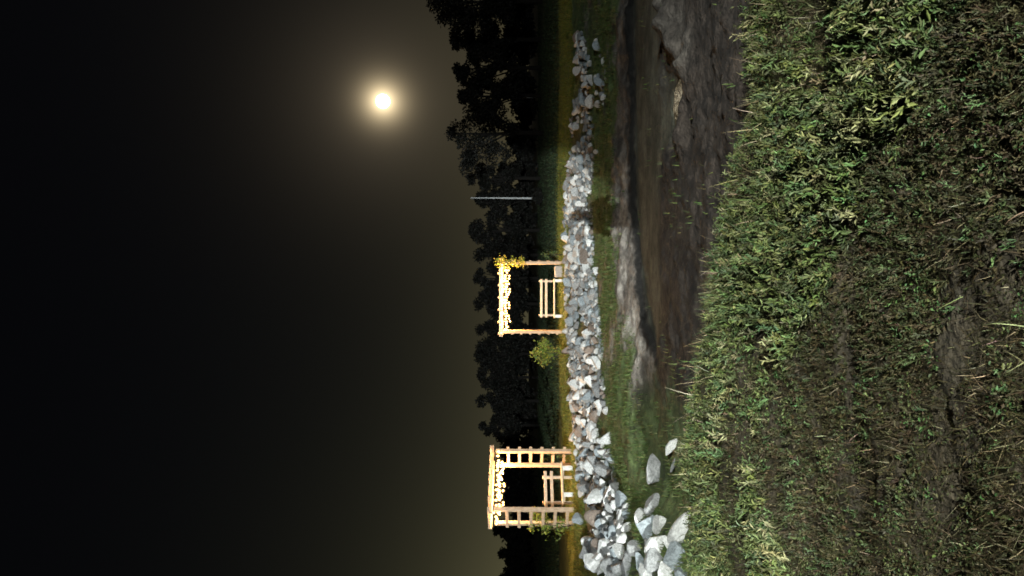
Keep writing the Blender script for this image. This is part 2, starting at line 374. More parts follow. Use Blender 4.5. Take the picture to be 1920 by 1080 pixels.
# broad-leaved weeds: tufts of small leaves
ncl = 7000
x, y, u_ = pts_near(ncl, 1.9, .35); keep = rng.random(ncl) < np.clip((fbm(x*1.6, y*2.8, 60, 3)-.36)*4, .03, 1); x, y = x[keep], y[keep]
PP = []; SS = []; CCs = []; DD = []
G0 = ground(x, y)
for cx, cy, g0 in zip(x, y, G0):
    k = int(rng.integers(8, 34)); sp = rng.uniform(.02, .07); hh = rng.uniform(.02, .085)
    ang = rng.uniform(0, 6.28, k); rr = sp*np.sqrt(rng.random(k)); lx = cx+rr*np.cos(ang); ly = cy+rr*np.sin(ang)
    lz = g0+hh*rng.random(k)**.6*(1-.5*(rr/sp)**2)+.004
    PP.append(np.stack([lx, ly, lz], -1)); SS.append(rng.uniform(.006, .017, k)*rng.uniform(.7, 1.5))
    DD.append(np.stack([np.cos(ang), np.sin(ang), rng.uniform(-.1, .5, k)], -1))
    kind = rng.random(); fr = min(1, max(0, (cy-2.4)/3.2))
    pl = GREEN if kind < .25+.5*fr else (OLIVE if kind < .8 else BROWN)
    if kind < .10: pl = [(.055, .105, .035), (.05, .09, .03)]
    CCs.append(pal(k, rng, pl, .25))
P = np.concatenate(PP)
v, q, c = leaves(P, np.concatenate(SS), np.concatenate(CCs), rng, D=np.concatenate(DD), upb=1.2)
tag(newmesh('weeds', v, q, None, c, M['leaf']), 'low broad-leaved weeds matted over the near ground', 'weeds', kind='stuff')

# feathery weeds: stems set with narrow leaves, a ragged mass along the lip, low and sparse nearer
def feathery(n, y0f, y1f, hl, nl, lsz, cols, nm, label, seed, dens):
    rg = np.random.default_rng(seed)
    u_ = rg.uniform(-.62, .62, n); yl = LIP(u_); y = y0f(yl)+(y1f(yl)-y0f(yl))*rg.random(n); x = u_*y
    k = rg.random(n) < np.clip((fbm(x*1.5, y*1.5, 81, 3)-dens)*4, .02, 1); x, y = x[k], y[k]; n = len(x)
    H = rg.uniform(*hl, n)*(.45+1.25*vn(x*1.6, y*1.6, 83)**1.6); P = np.stack([x, y, ground(x, y)], -1)
    tg = vn(x*2.3, y*2.3, 84)*12.6+rg.normal(0, .8, n); ln = np.abs(rg.normal(.55, .35, n))
    d = np.stack([np.cos(tg)*np.sin(ln), np.sin(tg)*np.sin(ln), np.cos(ln)], -1)
    base = pal(n, rg, cols, .3)
    v1, q1, t1, c1 = blades(P, H*1.02, 0*H+.0035, tg, ln*.8, .12+0*H, base*.9)
    A_ = []; D_ = []; S_ = []; C_ = []
    for j in range(nl):
        t = (j+.6+.5*rg.random(n))/nl; p = P+d*(H*t)[:, None]; p[:, 2] -= .10*H*t*t
        r_ = rg.normal(size=(n, 3)); r_[:, 2] += .25; r_ /= np.linalg.norm(r_, axis=1)[:, None]
        A_.append(p); D_.append(r_*.9+d*.8); S_.append(lsz*rg.uniform(.6, 1.5, n)*(1.15-.6*t)*np.minimum(.6+.5*H/np.mean(H), 1.2)); C_.append(base*rg.uniform(.75, 1.3, (n, 1)))
    P2 = np.concatenate(A_)
    v2, q2, c2_ = leaves(P2, np.concatenate(S_), np.concatenate(C_), rg, asp=.24, upb=.8, D=np.concatenate(D_)*3)
    q = np.concatenate([q1, q2+len(v1)])
    tag(newmesh(nm, np.concatenate([v1, v2]), q, t1, np.concatenate([c1, c2_]), M['leaf']), label, 'weeds', kind='stuff')
feathery(10500, lambda l: l-2.3, lambda l: l+.75, (.10, .22), 13, .042, [(.075, .086, .026), (.105, .115, .040), (.055, .068, .020), (.14, .135, .065), (.044, .058, .020), (.036, .038, .015), (.05, .072, .03), (.07, .10, .035)], 'tall_weeds', 'ragged feathery green weeds along the lip of the near bank', 85, .33)
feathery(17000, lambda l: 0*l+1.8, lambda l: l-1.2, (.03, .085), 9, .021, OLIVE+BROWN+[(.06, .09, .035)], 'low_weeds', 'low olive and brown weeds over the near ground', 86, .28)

# grass on the far side: bank foot, grassy end of the bank, lawn edge
def scatter(nm, n, ufun, yfun, mask, hl, wl, cols, label, cat):
    u_ = ufun(n); y = yfun(u_, n); x = u_*y
    kp = rng.random(n) < mask(x, y, u_); x, y = x[kp], y[kp]; n = len(x)
    P = np.stack([x, y, ground(x, y)-.005], -1)
    v, q, t, c = blades(P, rng.uniform(*hl, n), rng.uniform(*wl, n), rng.uniform(0, 6.28, n), np.abs(rng.normal(.3, .3, n)), rng.uniform(.1, .6, n), pal(n, rng, cols, .4))
    tag(newmesh(nm, v, q, t, c, M['grass'], True), label, cat, kind='stuff')
def fm(x, y, u_):
    _, lip_, w_, a, b, tt, tp = knots(x, y)
    n_ = fbm(x*1.2, y*1.2, 71, 3)
    m = sstep(b+1.2, b+1.9, y+1.6*(n_-.5))*(1-.75*sstep(tt+.2, tt+.9, y)*(1-sstep(.18, .24, u_)))
    m2 = sstep(lip_+1.5, lip_+3, y)*(1-sstep(-.24, -.13, u_+.1*(n_-.5)))*(1-.6*sstep(tt, tt+1, y))
    m = np.maximum(m, .22*sstep(.56, .68, fbm(x*.9, y*1.4, 74, 3))*sstep(lip_+1.5, lip_+3, y))
    return np.maximum(np.maximum(m, m2), .55*sstep(tt-.2, tt+.5, y))*np.clip((fbm(x*2.0, y*2.0, 72, 3)-.40)*5, .06, 1)
scatter('bank_grass', 120000, lambda n: rng.uniform(-.55, .6, n), lambda u_, n: np.where(rng.random(n) < .6, rng.uniform(YW2(u_)+.8, np.maximum(TOE(u_)+.9, YW2(u_)+1)), rng.uniform(LIP(u_)+1.5, TOP(u_))), fm, (.05, .16), (.006, .014),
        [(.075, .115, .035), (.10, .15, .045), (.13, .16, .055), (.09, .13, .04), (.15, .14, .065), (.065, .10, .035)], 'patchy grass between the mud and the foot of the rock bank', 'grass')
scatter('lawn_grass', 110000, lambda n: rng.uniform(-.55, .6, n), lambda u_, n: TOP(u_)-.5+7.0*rng.random(n)**2.0,
        lambda x, y, u_: np.clip((fbm(x*1.5, y*1.5, 73, 3)-.25)*3, .15, 1), (.05, .15), (.006, .015),
        [(.17, .18, .035), (.13, .155, .03), (.20, .18, .05), (.10, .14, .03)], 'short lawn grass around the arbors, warm lit at the bank edge', 'lawn')

scatter('far_lawn', 45000, lambda n: rng.uniform(-.42, .42, n), lambda u_, n: 31+52*rng.random(n)**1.4, lambda x, y, u_: .4+.6*(fbm(x*.3, y*.3, 75, 2) > .45), (.08, .20), (.02, .05),
        [(.035, .055, .028), (.045, .07, .035), (.03, .045, .02)], 'open lawn running back to the trees', 'lawn')

# dry straws standing out of the lip
n = 260
u_ = rng.uniform(-.45, .45, n); y = LIP(u_)-.5+1.1*rng.random(n); x = u_*y
P = np.stack([x, y, ground(x, y)], -1)
v, q, t, c = blades(P, rng.uniform(.12, .30, n), rng.uniform(.003, .006, n), rng.uniform(0, 6.28, n), np.abs(rng.normal(.5, .3, n)), rng.uniform(.05, .3, n), pal(n, rng, STRAW+[(.4, .34, .24)]))
tag(newmesh('straw_stems', v, q, t, c, M['grass'], True), 'pale dry stems sticking out of the bank lip', 'dry stems', kind='stuff')

# ------------------------------------------------------------------ rocks
def rock_mesh(seed, m, name):
    rg = random.Random(seed)
    bm = bmesh.new(); bmesh.ops.create_icosphere(bm, subdivisions=3, radius=1)
    pl = []
    for k in range(rg.randint(7, 9)):
        d = Vector((rg.gauss(0, 1), rg.gauss(0, 1), rg.gauss(0, 1))).normalized(); pl.append((d, rg.uniform(.36, .74)))
    sx, sy, sz = rg.uniform(.85, 1.35), rg.uniform(.7, 1.05), rg.uniform(.6, .95)
    for v in bm.verts:
        p = v.co.copy()
        for d, h in pl:
            k = p.dot(d)
            if k > h: p -= d*(k-h)*1.0
        p *= 1+.02*math.sin(p.x*7+seed)*math.sin(p.y*8)*math.sin(p.z*6+1)
        v.co = Vector((p.x*sx, p.y*sy, p.z*sz))*1.22
    me = bpy.data.meshes.new(name); bm.to_mesh(me); bm.free()
    me.materials.append(m)
    for p in me.polygons: p.use_smooth = False
    return me
TONE = {'white': 'rock_w', 'grey': 'rock_g', 'bluish grey': 'rock_b', 'brownish': 'rock_t'}
RM = {t: [rock_mesh(100*i+j, M[k], 'rock') for j in range(6)] for i, (t, k) in enumerate(TONE.items())}
def rock(name, loc, s, tone, shape=None, rot=None, sc3=(1, 1, 1)):
    o = bpy.data.objects.new(name, RM[tone][random.randrange(6) if shape is None else shape]); C.objects.link(o)
    o.location = loc; o.scale = (s*sc3[0], s*sc3[1], s*sc3[2])
    o.rotation_euler = rot or (random.uniform(-1.4, 1.4), random.uniform(-1.4, 1.4), random.uniform(0, 6.28)); return o
placed = []
# boulders one can tell apart (picture place of the centre, radius in px)
BIG = [
    (1258, 832, 15, 'white', (1.5, .6, .55), 'slim white stone lying at the edge of the near grass, apart from the bank', 2),
    (1260, 872, 10, 'grey', (1.6, .6, .5), 'narrow grey stone in the grass just behind the slim white stone', 1),
    (1222, 886, 23, 'grey', (1.25, 1, .75), 'wedge-shaped grey boulder standing alone in grass with a pale lower edge', 3),
    (1217, 950, 22, 'grey', (1, 1, 1), 'greenish grey boulder half covered by grass above the boulder heap', 0),
    (1232, 985, 17, 'white', (.9, 1, 1), 'pale pointed boulder at the top of the near boulder heap', 4),
    (1203, 1000, 26, 'bluish grey', (1.2, 1, 1), 'large flat-faced grey boulder on the far side of the boulder heap', 5),
    (1271, 997, 23, 'white', (1.35, .8, .8), 'long white boulder of the heap leaning against the near grass', 1),
    (1226, 1022, 25, 'white', (1.4, .8, .8), 'long mottled pale boulder across the middle of the boulder heap', 2),
    (1262, 1048, 25, 'bluish grey', (1, .9, 1.1), 'rounded bluish grey boulder beside the near grass in the boulder heap', 0),
    (1228, 1056, 22, 'grey', (1, 1, .9), 'dull dark grey boulder framed by paler ones in the boulder heap', 3),
    (1242, 1084, 22, 'white', (1, 1, 1), 'white boulder cut off by the picture edge below the dull grey boulder', 5),
    (1197, 1062, 16, 'bluish grey', (1.3, .8, .9), 'narrow bluish boulder beside the dull grey boulder', 4),
    (1198, 975, 15, 'white', (1, 1, .9), 'small pale boulder wedged at the far upper corner of the boulder heap', 1),
    (1216, 1030, 14, 'grey', (1, .9, .8), 'small grey boulder squeezed between two long pale boulders in the heap', 2),
    (1252, 1022, 14, 'white', (1.1, .8, .8), 'small white boulder in the middle of the heap beside the long white boulder', 5),
    (1208, 1084, 20, 'white', (1.1, .9, .9), 'pale boulder at the picture edge on the far side of the boulder heap', 0),
    (1188, 1030, 17, 'grey', (1, 1, .9), 'dark boulder in the shaded gap behind the boulder heap', 4),
    (1275, 1084, 22, 'bluish grey', (1, 1, .9), 'bluish boulder at the picture edge nearest the grass', 3),
    (1170, 1064, 18, 'grey', (1, 1, 1), 'mid grey boulder with grass below the heap near the lawn', 2),
    (1138, 822, 13, 'white', (1.5, .7, .7), 'long tilted white boulder at the foot of the bank by the ladder-sided arbor', 1),
    (1106, 676, 9, 'white', (1, 1, 1), 'rounded bright white boulder below the yellow-lit shrub', 4),
    (1156, 1004, 12, 'white', (1.7, .7, .7), 'long pale boulder at the foot of the bank facing the boulder heap', 3),
]
for px, py, rp, tone, s3, lab, shp in BIG:
    g = hit(px+rp*.7, py); r = rp/F*g.y*1.05
    p = Vector((g.x, g.y+r*.3, 0)); p.z = gz(p.x, p.y)+r*.28
    o = rock('boulder', p, r, tone, shp, None, s3)
    o.rotation_euler = (random.uniform(-.3, .3), random.uniform(-.5, .5)+(.6 if s3[0] > 1.3 else 0), random.uniform(-.4, .4))
    tag(o, lab, 'boulder'); placed.append((p.x, p.y, r))
# packed riprap
cand = []
for k in range(60000):
    u0 = random.uniform(-.50, .46); yb = random.random(); t0, t1 = float(TOE(u0)), float(TOP(u0))
    if u0 > .17:
        f = (u0-.17)/.14
        if u0 > .335: continue
        lo = t1-3.4+f*1.2; hi = t1-.4-f*.6
        if random.random() < .12: lo = t0-1.0
        if random.random() < .5 or len([1 for c_ in cand if c_[3] > .17]) > 170: continue
        r_small = True
        y = lo+(hi-lo)*yb
    else:
        y = t0-.25+(t1-t0+.05)*yb
    x = u0*y
    r = .078+.14*random.random()**2.0
    if u0 < -.25: r *= 1.25
    if -.305 < u0 < -.235 and y < 14.2: continue
    if u0 <= -.305 and y < 13.6: continue
    if u0 <= -.235 and y < 15.5 and vn(x*2, y*2, 92) < .45: continue
    if vn(x*1.5, y*1.0, 91) < .24+.1*(u0 > .1): continue
    if y < t0+.2: r *= .85
    if u0 > .17: r *= .85
    ok = True
    for (ax, ay, ar) in placed:
        if abs(ax-x) < .7 and abs(ay-y) < .7 and (ax-x)**2+(ay-y)**2 < (.80*(ar+r))**2: ok = False; break
    if ok: placed.append((x, y, r)); cand.append((x, y, r, u0))
shown = [c for c in cand if abs(c[3]) < .40]; rest = [c for c in cand if abs(c[3]) >= .40]
shown.sort(key=lambda c: -c[2]/c[1])
indiv = shown[:280]; rest += shown[280:]
def zone(u0, y):
    if u0 > .17: return 'scattered on the grassy far bank across from the moonlit puddle', 'rocks scattered on the grassy end of the bank'
    if u0 > -.075: return 'packed in the far bank below the arbor with the grey block', 'riprap rocks below the arbor with the grey block'
    if u0 > -.20: return 'packed in the far bank below the yellow-lit shrub', 'riprap rocks between the two arbors'
    return 'packed in the bank below the ladder-sided arbor', 'riprap rocks below the ladder-sided arbor'
tones = ['white']*36+['grey']*28+['bluish grey']*28+['brownish']*8
for (x, y, r, u0) in indiv:
    tone = random.choice(tones); z = gz(x, y)+r*random.uniform(.15, .55)
    o = rock('rock', (x, y, z), r, tone); zl, zg = zone(u0, y)
    big = 'large ' if r > .195 else ('small ' if r < .125 else '')
    tag(o, big+tone+' rock '+zl, 'rock', zg+', '+big+tone)
bmr = bmesh.new()
for (x, y, r, u0) in rest:
    tone = random.choice(tones); me = RM[tone][random.randrange(6)]
    k0 = len(bmr.verts); bmr.from_mesh(me); bmr.verts.ensure_lookup_table(); bmr.faces.ensure_lookup_table()
    mx = Matrix.Translation((x, y, gz(x, y)+r*random.uniform(.3, .6))) @ Matrix.Rotation(random.uniform(0, 6.28), 4, 'Z') @ Matrix.Rotation(random.uniform(-.6, .6), 4, 'X') @ Matrix.Scale(r, 4)
    for v in bmr.verts[k0:]: v.co = mx @ v.co
    mi = list(TONE).index(tone)
    for f_ in bmr.faces[-len(me.polygons):]: f_.material_index = mi
me = bpy.data.meshes.new('rubble'); bmr.to_mesh(me); bmr.free()
for k in TONE.values(): me.materials.append(M[k])
ro = bpy.data.objects.new('rubble', me); C.objects.link(ro)
tag(ro, 'smaller stones filling the rock bank among the larger rocks', 'rubble', kind='stuff')
print('ROCKS', len(cand), len(shown))

# ------------------------------------------------------------------ boxes, tubes
class MB:
    def __init__(s): s.bm = bmesh.new()
    def box(s, c, d, rot=None, bev=.006):
        b = bmesh.new(); bmesh.ops.create_cube(b, size=1)
        bmesh.ops.scale(b, vec=d, verts=b.verts)
        if bev: bmesh.ops.bevel(b, geom=b.edges[:], offset=bev, segments=1, affect='EDGES')
        m_ = Matrix.Translation(c) @ (rot.to_4x4() if rot else Matrix.Identity(4)); b.transform(m_)
        t = bpy.data.meshes.new('t'); b.to_mesh(t); b.free(); s.bm.from_mesh(t); bpy.data.meshes.remove(t); return s
    def tube(s, pts, rads, n=8):
        rings = []
        for i, p in enumerate(pts):
            d = (Vector(pts[min(i+1, len(pts)-1)])-Vector(pts[max(i-1, 0)])).normalized()
            a = d.orthogonal().normalized(); b = d.cross(a)
            rings.append([s.bm.verts.new(Vector(p)+(a*math.cos(6.2832*k/n)+b*math.sin(6.2832*k/n))*rads[i]) for k in range(n)])
        for i in range(len(rings)-1):
            for k in range(n): s.bm.faces.new((rings[i][k], rings[i][(k+1) % n], rings[i+1][(k+1) % n], rings[i+1][k]))
        s.bm.faces.new(rings[0][::-1]); s.bm.faces.new(rings[-1]); return s
    def build(s, name, m, parent=None, smooth=False):
        bmesh.ops.recalc_face_normals(s.bm, faces=s.bm.faces)
        me = bpy.data.meshes.new(name); s.bm.to_mesh(me); s.bm.free(); me.materials.append(m)
        if smooth:
            for p in me.polygons: p.use_smooth = True
        o = bpy.data.objects.new(name, me); C.objects.link(o); o.parent = parent; return o

# ------------------------------------------------------------------ arbors
def arbor(loc, rz, Wd, D, H, label, nr=6, bh=.13):
    t = empty('garden_arbor', loc, rz, label, 'arbor')
    pw = .10
    for sx in (-1, 1):
        for sy in (-1, 1):
            MB().box((sx*Wd/2, sy*D/2, H/2-.03), (pw, pw, H+.06)).build('post', M['wood'], t)
        for k in range(nr):
            z = .22+k*(H-.45)/(nr-.6)
            MB().box((sx*(Wd/2+pw/2+.022), 0, z), (.038, D+pw+.10, .085)).build('rung', M['wood'], t)
    for sy in (-1, 1):
        MB().box((0, sy*(D/2+.03), H+.12-bh/2), (Wd+.34, .05, bh)).build('beam', M['wood'], t)
    for k in range(7):
        MB().box((-Wd/2-.06+k*(Wd+.12)/6, 0, H+.147), (.06, D+.34, .05)).build('rafter', M['wood'], t)
    return t
def bulb_mesh():
    bm = bmesh.new(); bmesh.ops.create_uvsphere(bm, u_segments=12, v_segments=8, radius=.030)
    for v in bm.verts:
        if v.co.z > .02: v.co.x *= .7; v.co.y *= .7; v.co.z *= 1.35
    me = bpy.data.meshes.new('bulb'); bm.to_mesh(me); bm.free(); me.materials.append(M['bulb'])
    for p in me.polygons: p.use_smooth = True
    return me
BM_ = bulb_mesh()
def lights(loc, rz, Wd, D, H, label, spans, seed, lamps):
    t = empty('string_lights', loc, rz, label, 'string lights'); rg = random.Random(seed)
    cb = MB()
    for (a, b, sag, nb) in spans:
        a = Vector(a); b = Vector(b); pts = []
        for i in range(25):
            s = i/24; p = a.lerp(b, s); p.z -= sag*abs(math.sin(s*math.pi*max(1, nb//4))); pts.append(p)
        cb.tube(pts, [.006]*25, 5)
        for k in range(nb):
            s = (k+.5)/nb; i = min(24, int(s*24)); p = pts[i]
            o = bpy.data.objects.new('bulb', BM_); C.objects.link(o); o.parent = t
            o.location = (p.x, p.y, p.z-.05-rg.uniform(0, .05))
    for (lx, ly, lz, e_) in lamps:
        ld = bpy.data.lights.new('bulb_light', 'POINT'); ld.energy = e_; ld.color = (1, .54, .19); ld.shadow_soft_size = .03
        lo = bpy.data.objects.new('bulb_light', ld); C.objects.link(lo); lo.parent = t; lo.location = (lx, ly, lz)
    cb.build('cable', M['cable'], t); return t
def bench(loc, rz, Ln, label, sp):
    t = empty('wooden_bench', loc, rz, label, 'bench')
    for sx in (-1, 1):
        MB().box((sx*sp/2, .16, .44), (.07, .06, .88)).build('back_post', M['bench'], t)
        MB().box((sx*(sp/2+.02), -.26, .15), (.10, .09, .30)).build('leg', M['white'], t)
        MB().box((sx*sp/2, -.05, .275), (.05, .36, .05)).build('seat_rail', M['bench'], t)
    for z in (.79, .61):
        MB().box((0, .108, z), (Ln, .036, .085)).build('back_slat', M['bench'], t)
    for k in range(4):
        MB().box((0, -.30+k*.105, .325), (Ln+.02, .09, .045)).build('seat_slat', M['bench'], t)
    return t
LZ = -1.36
def groundloc(x, y): return (x, y, gz(x, y))
# far arbor
W1, D1, H1 = 2.54, .55, 2.22
c1 = groundloc(-.345, 28.1)
arbor(c1, 0, W1, D1, H1, 'square wooden arbor with a leafy vine on one top corner and grey block inside')
lights(c1, 0, W1, D1, H1, 'warm bulbs strung under the top of the vine-topped arbor',
       [((-1.3, -.37, H1+.10), (1.3, -.37, H1+.10), .03, 18), ((-1.2, -.14, H1-.03), (1.2, -.14, H1-.03), .04, 20), ((-1.2, .2, H1-.08), (1.2, .2, H1-.08), .09, 19), ((-1.2, .05, H1+.02), (1.2, .05, H1+.02), .05, 18)], 3,
       [(-1.0+.4*k, -.06, H1-.16, 135) for k in range(6)]+[(-1.02+.41*k, -.52, H1+.02, 34) for k in range(6)])
bench((-.38, 28.0, gz(-.38, 28.0)), 0, 1.42, 'pale wooden bench inside the vine-topped arbor', 1.26)
bk = MB().box((0, 0, .16), (.42, .30, .32), bev=.03).build('stone_block', M['block']); bk.location = groundloc(.60, 27.75)
tag(bk, 'squat grey block standing between bench and vine-covered post', 'block')
# near arbor, turned about fifty degrees
a2 = R(50); W2, D2, H2 = 1.98, .66, 2.24
wv = Vector((math.cos(a2), math.sin(a2), 0)); dv = Vector((-math.sin(a2), math.cos(a2), 0))
LF = Vector((-6.07, 20.8, 0)); cc = LF+wv*W2/2+dv*D2/2; c2 = (cc.x, cc.y, gz(cc.x, cc.y))
arbor(c2, a2, W2, D2, H2, 'wooden arbor with open ladder sides standing nearer, above the boulder end of the bank', bh=.065)
lights(c2, a2, W2, D2, H2, 'warm bulbs strung under the top of the ladder-sided arbor',
       [((-1.0, -.20, H2-.03), (1.0, -.20, H2+.02), .03, 16), ((-.93, .22, H2-.03), (.93, .22, H2-.03), .05, 16), ((-.93, 0, H2-.09), (.93, 0, H2-.09), .08, 15), ((-1.0, -.41, H2+.02), (1.0, -.41, H2+.02), .03, 12), ((-1.1, -.42, H2+.05), (-1.06, .36, H2-.02), .0, 4)], 5,
       [(-.75+.375*k, .06, H2-.18, 135) for k in range(5)]+[(-.8+.4*k, -.50, H2-.02, 6) for k in range(5)]+[(-1.2, -.1, H2-.05, 14)])
bc = cc+wv*(-.02)+dv*(-.02)
bench((bc.x, bc.y, gz(bc.x, bc.y)), a2, 1.22, 'pale wooden bench inside the ladder-sided arbor', .86)

# ------------------------------------------------------------------ shrubs, vines
def plant(name, loc, pts, n, size, spread, cols, label, cat, stems, seed, stemr=.012):
    """leafy plant: leaves round the given centre points, twiggy stems to them"""
    rg = np.random.default_rng(seed); t = empty(name, loc, 0, label, cat)
    P = []; 
    for p in pts:
        P.append(np.array(p[:3])+rg.normal(size=(n, 3))*np.array(spread)*(p[3] if len(p) > 3 else 1))
    P = np.concatenate(P)
    v, q, c = leaves(P, rg.uniform(size*.6, size*1.4, len(P)), pal(len(P), rg, cols, .3), rg, asp=.6)
    newmesh('foliage', v, q, None, c, M['leaf'], parent=t)
    s = MB()
    for a, b in stems:
        m_ = (Vector(a)+Vector(b))/2+Vector(rg.normal(size=3)*.03); s.tube([a, m_, b], [stemr, stemr*.8, stemr*.5], 6)
    s.build('stem', M['bark'], t); return t
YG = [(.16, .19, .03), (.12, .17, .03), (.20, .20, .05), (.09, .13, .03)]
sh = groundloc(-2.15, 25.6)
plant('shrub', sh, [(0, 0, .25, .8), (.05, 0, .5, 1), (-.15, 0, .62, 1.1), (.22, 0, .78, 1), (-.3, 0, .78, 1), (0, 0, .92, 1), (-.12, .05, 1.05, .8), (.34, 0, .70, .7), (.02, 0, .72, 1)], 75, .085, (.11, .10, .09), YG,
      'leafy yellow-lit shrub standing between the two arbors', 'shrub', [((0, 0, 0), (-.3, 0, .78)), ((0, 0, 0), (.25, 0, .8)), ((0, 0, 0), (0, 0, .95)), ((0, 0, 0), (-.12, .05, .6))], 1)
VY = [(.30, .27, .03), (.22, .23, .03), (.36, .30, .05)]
vx, vy = .925, 27.75
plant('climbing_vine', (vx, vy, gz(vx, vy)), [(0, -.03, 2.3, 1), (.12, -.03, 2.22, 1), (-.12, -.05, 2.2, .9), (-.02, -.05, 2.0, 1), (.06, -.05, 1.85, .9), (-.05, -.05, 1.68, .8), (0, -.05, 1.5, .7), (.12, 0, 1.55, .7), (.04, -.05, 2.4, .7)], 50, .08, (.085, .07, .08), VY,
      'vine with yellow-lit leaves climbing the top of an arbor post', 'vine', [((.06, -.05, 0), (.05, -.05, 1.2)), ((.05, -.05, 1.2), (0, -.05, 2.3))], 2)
px_, py_ = 1.22, 27.9
plant('small_shrub', (px_, py_, gz(px_, py_)), [(0, 0, .2, 1), (.05, 0, .4, 1), (-.08, 0, .55, .8), (.02, 0, .68, .6)], 30, .07, (.08, .08, .07), [(.07, .10, .03), (.09, .11, .04)],
      'low dark shrub at the foot of the vine-covered post', 'shrub', [((0, 0, 0), (.02, 0, .6)), ((0, 0, 0), (-.08, 0, .5))], 3)
lb = cc-wv*(W2/2+.1)+dv*(D2/2-.05)
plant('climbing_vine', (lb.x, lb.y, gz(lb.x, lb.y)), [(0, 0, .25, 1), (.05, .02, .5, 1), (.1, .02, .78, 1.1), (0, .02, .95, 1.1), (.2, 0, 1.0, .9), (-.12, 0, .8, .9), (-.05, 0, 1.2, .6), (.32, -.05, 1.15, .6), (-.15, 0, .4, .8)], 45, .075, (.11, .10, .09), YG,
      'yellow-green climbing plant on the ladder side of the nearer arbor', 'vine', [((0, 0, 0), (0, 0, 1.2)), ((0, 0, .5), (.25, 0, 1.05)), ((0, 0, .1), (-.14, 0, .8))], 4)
rb = cc+wv*(W2/2-.02)+dv*(-.2)
plant('climbing_vine', (rb.x, rb.y, gz(rb.x, rb.y)), [(0, 0, .3, .8), (.03, 0, .5, 1), (-.05, 0, .65, .9)], 26, .06, (.09, .09, .08), [(.10, .12, .03), (.07, .10, .03)],
      'small dim vine low on the inner ladder behind the bench', 'vine', [((0, 0, 0), (-.02, 0, .6)), ((0, 0, .1), (.03, 0, .5))], 5)
for (px, py, lab) in ((1135, 965, 'tuft of grass among rocks on the bank below the ladder-sided arbor'), (1070, 1052, 'grassy tuft on the lawn edge at the end of the bank')):
    pass

# ------------------------------------------------------------------ poles on the lawn
pb = ray(1000, 372); d = 60; bx = pb.x/pb.y*d; bx0 = bx
o = MB().tube([(0, 0, 0), (0, 0, .4), (.03, 0, 3), (.05, 0, 5.75)], [.10, .085, .075, .055], 10).build('pole_shaft', M['pole'], None, True)
o.name = 'flagpole'; o.location = (bx, d, gz(bx, d)); tag(o, 'tall pale grey pole standing alone in front of the dark trees', 'pole')
bx = (540-183)/F*72
o = MB().tube([(0, 0, 0), (0, 0, 2), (0, 0, 3.7)], [.05, .045, .035], 8).build('garden_post', M['pole'], None, True)
o.location = (bx, 72, gz(bx, 72)); tag(o, 'thin dim pole under the gappy tree below the moon', 'pole')

# ------------------------------------------------------------------ trees
def tree(name, label, x, y, H, CW, seed, base=.12, ncl=26, nl=300, ls=.25, fill=1.0, group=None, cat='tree'):
    rg = np.random.default_rng(seed); t = empty(name, (x, y, gz(x, y)), 0, label, cat, group)
    ch = H*(1-base); cz = H*base+ch/2; cen = []
    for k in range(ncl):
        d = rg.normal(size=3); d /= np.linalg.norm(d); r = rg.uniform(.35, .92)**.8
        cen.append((d[0]*r*CW/2*.86, d[1]*r*CW/2*.8, cz+d[2]*r*ch/2*.88))
    cen.append((0, 0, H-.12*ch)); cen = np.array(cen)
    P = []
    for p in cen:
        rr = rg.uniform(.11, .20)*CW*fill; q = rg.normal(size=(nl, 3)); q /= np.linalg.norm(q, axis=1)[:, None]
        P.append(p+q*(rr*rg.random((nl, 1))**.45)*np.array([1, 1, .75]))
    P = np.concatenate(P); P[:, 2] = np.clip(P[:, 2], .05, H*1.02)
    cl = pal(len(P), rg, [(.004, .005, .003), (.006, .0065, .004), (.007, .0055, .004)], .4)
    v, q, c = leaves(P, rg.uniform(ls*.6, ls*1.3, len(P)), cl, rg, asp=.7)
    newmesh('crown', v, q, None, c, M['tree'], parent=t)
    s = MB(); tr = .022*H+.03
    s.tube([(0, 0, -.05), (.05, 0, H*.25), (-.05, .05, H*.5), (0, 0, H*.86)], [tr, tr*.8, tr*.55, tr*.15], 8)
    for p in cen[:min(12, ncl)]:
        b = Vector((0, 0, H*rg.uniform(.18, .5))); e = Vector(p); m_ = b.lerp(e, .5)+Vector((0, 0, .06*H)); s.tube([b, m_, e], [tr*.4, tr*.28, tr*.08], 6)
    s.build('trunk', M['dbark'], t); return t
def tp(py, top, halfw, d):
    x = (540-py)/F*d; H = (HZ-top)/F*d+1.36; return x, d, H, 2*halfw/F*d
